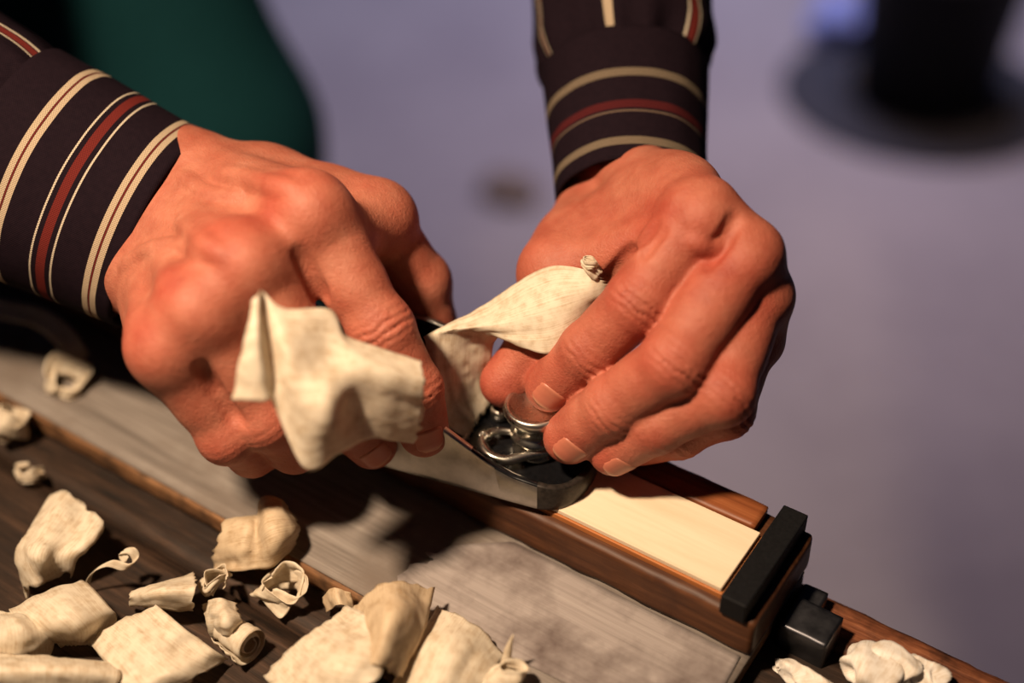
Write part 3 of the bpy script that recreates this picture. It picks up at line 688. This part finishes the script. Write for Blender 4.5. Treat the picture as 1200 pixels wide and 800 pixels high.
def knot(c, size, label, seed, mat=None, zmin=-10.8, loops=9, wf=1.0):
    r_ = np.random.default_rng(seed); c = np.array(c, float); size = np.array(size, float); pts = []; ws = []
    ph = r_.random() * 6
    for k in range(loops):
        ph += 1.1 + r_.random() * 0.9; el = (r_.random() - .35) * 1.6
        pts.append(c + size * np.array([math.cos(ph) * math.cos(el), math.sin(ph) * math.cos(el), math.sin(el)]) * (0.55 + 0.55 * r_.random())); ws.append(nrm(np.array([0.3, 0.3, 1.0]) + 1.1 * (r_.random(3) - .5)) * size.mean() * wf * (0.75 + .5 * r_.random()))
    n, m = 100, 12; P = resample(pts, n); W = resample(ws, n)
    t = np.linspace(-.5, .5, m); cr = nrm(np.cross(W.mean(0), P[-1] - P[0]))
    G = P[:, None] + W[:, None] * t[None, :, None] + cr * (0.5 * size.mean() * (t[None, :, None] ** 2) * np.sin(np.linspace(0, 9, n))[:, None, None])
    lowz = G[..., 2] < zmin; G[..., 2] = np.where(lowz, zmin + 0.02 * (zmin - G[..., 2]), G[..., 2])
    return finish_sheet('wood_shaving', G, mat or M_shav, label, 0.35, seed, 1.0, fine=0.15)
def crumple(c, size, label, seed, mat=None, n=40, m=40, amp=0.42, zmin=-10.8, soft=False):
    c = np.array(c, float); G = np.zeros((n, m, 3))
    th = np.linspace(-0.985 * math.pi, 0.985 * math.pi, n)[:, None]; ph = np.linspace(-1.5, 1.5, m)[None]
    d = np.stack([np.sin(ph) + 0 * th, np.cos(ph) * np.sin(th), np.cos(ph) * np.cos(th)], -1)
    q = d * 1.5 + seed * 5.1; q2 = d * 3.1 + seed * 2.3
    r = 1 + amp * (1 - 2.2 * np.abs(vnoise(q))) + 0.5 * amp * (1 - 2 * np.abs(vnoise(q2))) + 0.18 * vnoise(d * 6 + seed)
    if soft: r = 1 + amp * (1 - 2 * np.abs(vnoise(d * 1.1 + seed * 5.1))) + 0.4 * amp * vnoise(d * 2.4 + seed); q2 = d * 1.2 + seed
    G = c + d * r[..., None] * np.array(size) + 0.25 * np.array(size) * np.stack([vnoise(q2 + k * 11) for k in range(3)], -1)
    G[..., 2] = np.maximum(G[..., 2], zmin + 0.3 * (G[..., 2] - zmin) * (G[..., 2] < zmin))
    G[..., 2] = np.maximum(G[..., 2], zmin)
    return finish_sheet('wood_shaving', G, mat or M_shav, label, 0.2, seed, 0.2)

# the shaving curling out of the plane through the fingers
sheet([[(548, 514, 480), (559, 494, 484), (573, 474, 489)],
       [(524, 497, 477), (538, 470, 480), (570, 448, 486)],
       [(508, 455, 472), (527, 432, 473), (575, 425, 480)],
       [(499, 402, 468), (527, 396, 468), (579, 402, 474)],
       [(501, 391, 469), (540, 386, 464), (588, 396, 466)],
       [(560, 361, 470), (588, 378, 460), (614, 408, 459)],
       [(630, 316, 462), (648, 350, 453), (652, 412, 455)],
       [(668, 312, 455), (688, 345, 452), (700, 370, 460)],
       [(700, 322, 452), (714, 335, 455), (722, 345, 462)]],
      'long translucent shaving rising from the plane and passing under the index finger', 'd', 80, 30, 0.45, 3)
knot(pd(690, 316, 452), (3.6, 3.0, 5.0), 'tiny folded shaving scrap stuck at the base of the index finger', 41, zmin=-50)
# blurred shaving resting on the gripping hand
sheet([[(309, 392, 404), (307, 430, 406), (304, 471, 409)],
       [(294, 357, 401), (284, 410, 399), (273, 468, 402)],
       [(303, 345, 400), (303, 400, 396), (309, 470, 400)],
       [(308, 341, 404), (314, 400, 404), (320, 474, 404)],
       [(333, 362, 405), (338, 415, 398), (345, 480, 402), (358, 549, 410)],
       [(386, 363, 412), (384, 420, 406), (386, 478, 398), (398, 531, 414)],
       [(404, 393, 414), (424, 432, 407), (414, 484, 414), (434, 514, 422)],
       [(450, 408, 417), (458, 440, 410), (452, 486, 418), (458, 517, 427)],
       [(497, 424, 420), (498, 448, 416), (494, 488, 424), (487, 520, 433)]],
      'crumpled cream shaving resting on the knuckles of the gripping hand', 'd', 80, 44, 0.25, 5, fine=0.0)

sheet([[(52, 592, -4), (58, 583, 6), (78, 579, 11), (98, 592, 9), (120, 612, 10), (118, 622, 5)], [(40, 632, -3), (33, 622, 7), (62, 612, 12), (88, 622, 9), (110, 630, 10), (104, 640, 6)], [(28, 664, -6), (20, 648, 5), (45, 650, 12), (66, 650, 8), (90, 650, 7), (88, 658, 2)], [(30, 700, -10), (28, 690, -6), (44, 686, 0), (60, 680, -4), (80, 668, 0), (82, 676, -5)]],
      'tall cream shaving sheet standing arched near the left edge of the bench', seed=6, wr=0.7)
ribbon([(100, 692, -9), (108, 672, 0), (128, 660, 5), (148, 664, 4), (159, 655, 5), (154, 645, 8), (143, 648, 6), (147, 658, 4)], (1.6, 2.4, 2.2), 'narrow curled shaving ribbon between the arched sheet and the grey plank', seed=8)
sheet([[(36, 712, 2), (60, 702, 4), (92, 694, 4)], [(18, 716, -2), (44, 696, 4), (95, 680, 5)], [(14, 720, 6), (60, 700, 12), (112, 690, 9)], [(40, 738, 7), (80, 722, 13), (130, 712, 6)], [(60, 750, 1), (95, 742, 6), (136, 724, 0)], [(72, 756, -9), (95, 757, -7), (118, 752, -10)]],
      'open curled shaving with a translucent band in front of the arched sheet', seed=9, wr=0.6)
sheet([[(-22, 718, 0), (18, 716, 7), (50, 733, 4)], [(-22, 745, 8), (25, 738, 12), (66, 744, 2)], [(-22, 772, 0), (20, 770, 3), (62, 768, -6)]], 'rounded shaving cut off by the left edge of the picture', seed=10, wr=0.7)
sheet([[(-25, 764, 4), (70, 769, 6), (138, 780, 0)], [(-25, 786, 12), (70, 786, 11), (141, 792, 3)], [(-25, 822, -2), (70, 822, -3), (130, 818, -6)]], 'long flat shaving lying along the bottom left corner', seed=11, wr=0.5)
sheet([[(152, 714, -9), (151, 700, 0), (156, 690, -2)], [(186, 712, 0), (184, 694, 9), (182, 681, 3)], [(224, 717, -4), (230, 692, 8), (227, 669, 1)]], 'squarish shaving with a rolled left edge above the large flat sheet', seed=12, wr=0.4)
sheet([[(104, 752, -4), (142, 728, 4), (182, 709, 4)], [(128, 782, 3), (168, 756, 6), (212, 734, 6)], [(142, 800, 1), (186, 776, 4), (232, 748, 2)], [(150, 815, 3), (200, 788, 4), (252, 762, 0)], [(172, 824, -7), (222, 797, -2), (269, 773, -8)]], 'large flat cream shaving sheet at the bottom between two rolls', seed=13, wr=0.5)
knot(pz(252, 683, 0), (6, 6, 5.5), 'small crumpled shaving knot above the rolled curl', 14)
sheet([[(236, 708, -8), (240, 728, -2), (246, 748, -9)], [(256, 700, 6), (262, 724, 9), (266, 745, 2)], [(276, 704, 2), (282, 722, 6), (290, 742, -4)]], 'upright folded shaving joining the crumpled knot and the roll', seed=15, wr=0.9)
roll(pz(262, 735, -3), pz(294, 757, -2), 6.0, 'tightly rolled shaving with its spiral end facing the front', 2.6, 16, M_shav)
sheet([[(248, 668, -9), (254, 636, 4), (262, 612, 9), (268, 604, 8)], [(282, 668, 0), (284, 640, 9), (290, 612, 13), (296, 604, 9)], [(298, 666, 1), (300, 640, 8), (302, 614, 12), (303, 602, 12)], [(318, 664, 3), (320, 632, 16), (312, 598, 19), (308, 587, 14)], [(336, 650, 4), (342, 622, 14), (328, 594, 18), (326, 588, 15)], [(346, 638, 2), (351, 618, 8), (340, 598, 12), (334, 592, 12)]],
      'tan arched shaving leaning against the edge of the grey plank', seed=17, wr=0.6, mat=M_shav2)
knot(pz(333, 690, -2), (10, 9, 8), 'crumpled shaving with dark flecks beside the arched tan one', 18, M_shav)
sheet([[(378, 700, -4), (390, 688, 4), (410, 694, 2)], [(385, 716, -8), (398, 708, 2), (418, 712, -2)]], 'small thin shaving tucked behind the large blurred sheet', seed=19, wr=0.5, mat=M_shav2)
sheet([[(308, 792, -2), (360, 744, 9), (408, 712, 9)], [(345, 830, 4), (400, 778, 20), (446, 732, 18)], [(400, 840, 6), (440, 798, 18), (458, 755, 10)]], 'large out of focus shaving sheet in the bottom foreground', seed=20, wr=0.7)
sheet([[(412, 716, 8), (455, 681, 22), (509, 690, 12)], [(420, 748, 12), (456, 722, 28), (500, 732, 14)], [(425, 795, 6), (440, 778, 20), (470, 796, 6)]], 'half rolled blurred shaving standing between the two foreground sheets', seed=21, wr=0.6, mat=M_shav2)
sheet([[(512, 711, 4), (548, 724, 9), (592, 768, 1)], [(488, 750, 8), (525, 762, 13), (572, 794, 5)], [(455, 806, 0), (500, 822, 6), (552, 830, 0)]], 'pale blurred shaving sheet lying on the veneer at the bottom', seed=22, wr=0.5)
knot(pz(594, 796, 6), (7, 5, 5), 'small curled shaving with a pointed spike at the bottom edge', 23, zmin=0.6)
tube('wood_splinter', [pz(592, 778, 6), pz(596, 760, 12), pz(601, 744, 18)], [1.8, 1.3, 0.3], M_shav, None, 8, pivot=pz(592, 778, 6)); tag(bpy.data.objects['wood_splinter'], 'pointed wood splinter sticking up from the curl at the bottom edge', 'splinter')
knot(pz(12, 497, 0), (11, 8, 9), 'knotted cream shaving clump at the left edge beside the plank', 24)
knot(pz(34, 556, -7), (8, 4.5, 5), 'small crumbled shaving clump lying below the knotted one', 25)
knot(pz(76, 447, 4), (10, 8, 7), 'pale shaving curl on the grey plank under the near sleeve', 26, zmin=0.5)
ribbon([(95, 425, 8), (75, 395, 14), (45, 372, 14), (0, 362, 10), (-40, 352, 8)], (2, 8, 5), 'long shaded shaving trailing along the plank under the sleeve', seed=27)
for (u, v, z, sz, sd, lb) in ((1022, 786, -6, (9, 7, 6.5), 28, 'soft white curl, left of the white clump beyond the bench dog'), (1048, 782, -5, (8, 7, 6), 29, 'soft white curl in the middle of the white clump beyond the bench dog'), (1078, 792, -7, (9, 6, 5), 30, 'soft white curl, right of the white clump beyond the bench dog'), (948, 798, -8, (11, 4, 3.5), 31, 'flat white curl lying in front of the steel bench dog')):
    crumple(pz(u, v, z), sz, lb, sd, M_cotton, amp=0.3, soft=True)

# ------------------------------------------------------------------ things on the far floor (out of focus)
def fl(u, v): return pz(u, v, FZ)
def bucket():
    c = fl(1078, 118); b = thing('floor_bucket', c, 'black bucket standing on the floor, out of focus at the top right', 'bucket')
    k = 1.2
    lathe('bucket_body', [(r * k, h * k) for r, h in [(95, 0), (100, 4), (122, 235), (128, 240), (128, 250), (120, 250), (116, 238), (94, 12), (2, 12)]], c, M_black, b, seg=48)
    tube('bucket_handle', [c + k * np.array([-126 * math.cos(t), 40 * math.sin(t), 238 - 95 * math.sin(t)]) for t in np.linspace(0, math.pi, 9)], 4, M_dog, b)
bucket()
M_mat = mat_plain('slate_floor_mat', (0.045, 0.05, 0.065), 0.9, 0, 60)
def floor_mat():
    c = fl(1075, 112)
    o = lathe('floor_mat', [(2, 0.4), (250, 0.4), (256, 3), (252, 8), (2, 8)], c, M_mat, None, seg=64); tag(o, 'round dark slate mat on the floor under the black bucket', 'mat')
floor_mat()
M_blue = mat_plain('pale_blue_cloth', (0.32, 0.40, 0.80), 0.85, 0, 60); M_brown = mat_plain('dull_brown_cardboard', (0.22, 0.17, 0.13), 0.85, 0, 60)
def floor_lump(name, u, v, size, mat, label, cat, seed):
    p = fl(u, v); o = crumple(p + np.array([0, 0, size[2] * .8]), size, None, seed, mat, 30, 30, 0.25, FZ + 0.5); o.name = name; o.data.name = name
    tag(o, label, cat); del_g = None
floor_lump('blue_rag', 985, 45, (55, 60, 45), M_blue, 'pale blue rag on the floor left of the black bucket', 'rag', 51)
floor_lump('cardboard_scrap', 1030, 105, (50, 50, 30), M_brown, 'dull brown cardboard scrap in front of the black bucket', 'cardboard', 52)
floor_lump('floor_scrap', 595, 228, (45, 35, 14), M_brown, 'small brown scrap on the floor between the two arms', 'scrap', 53)
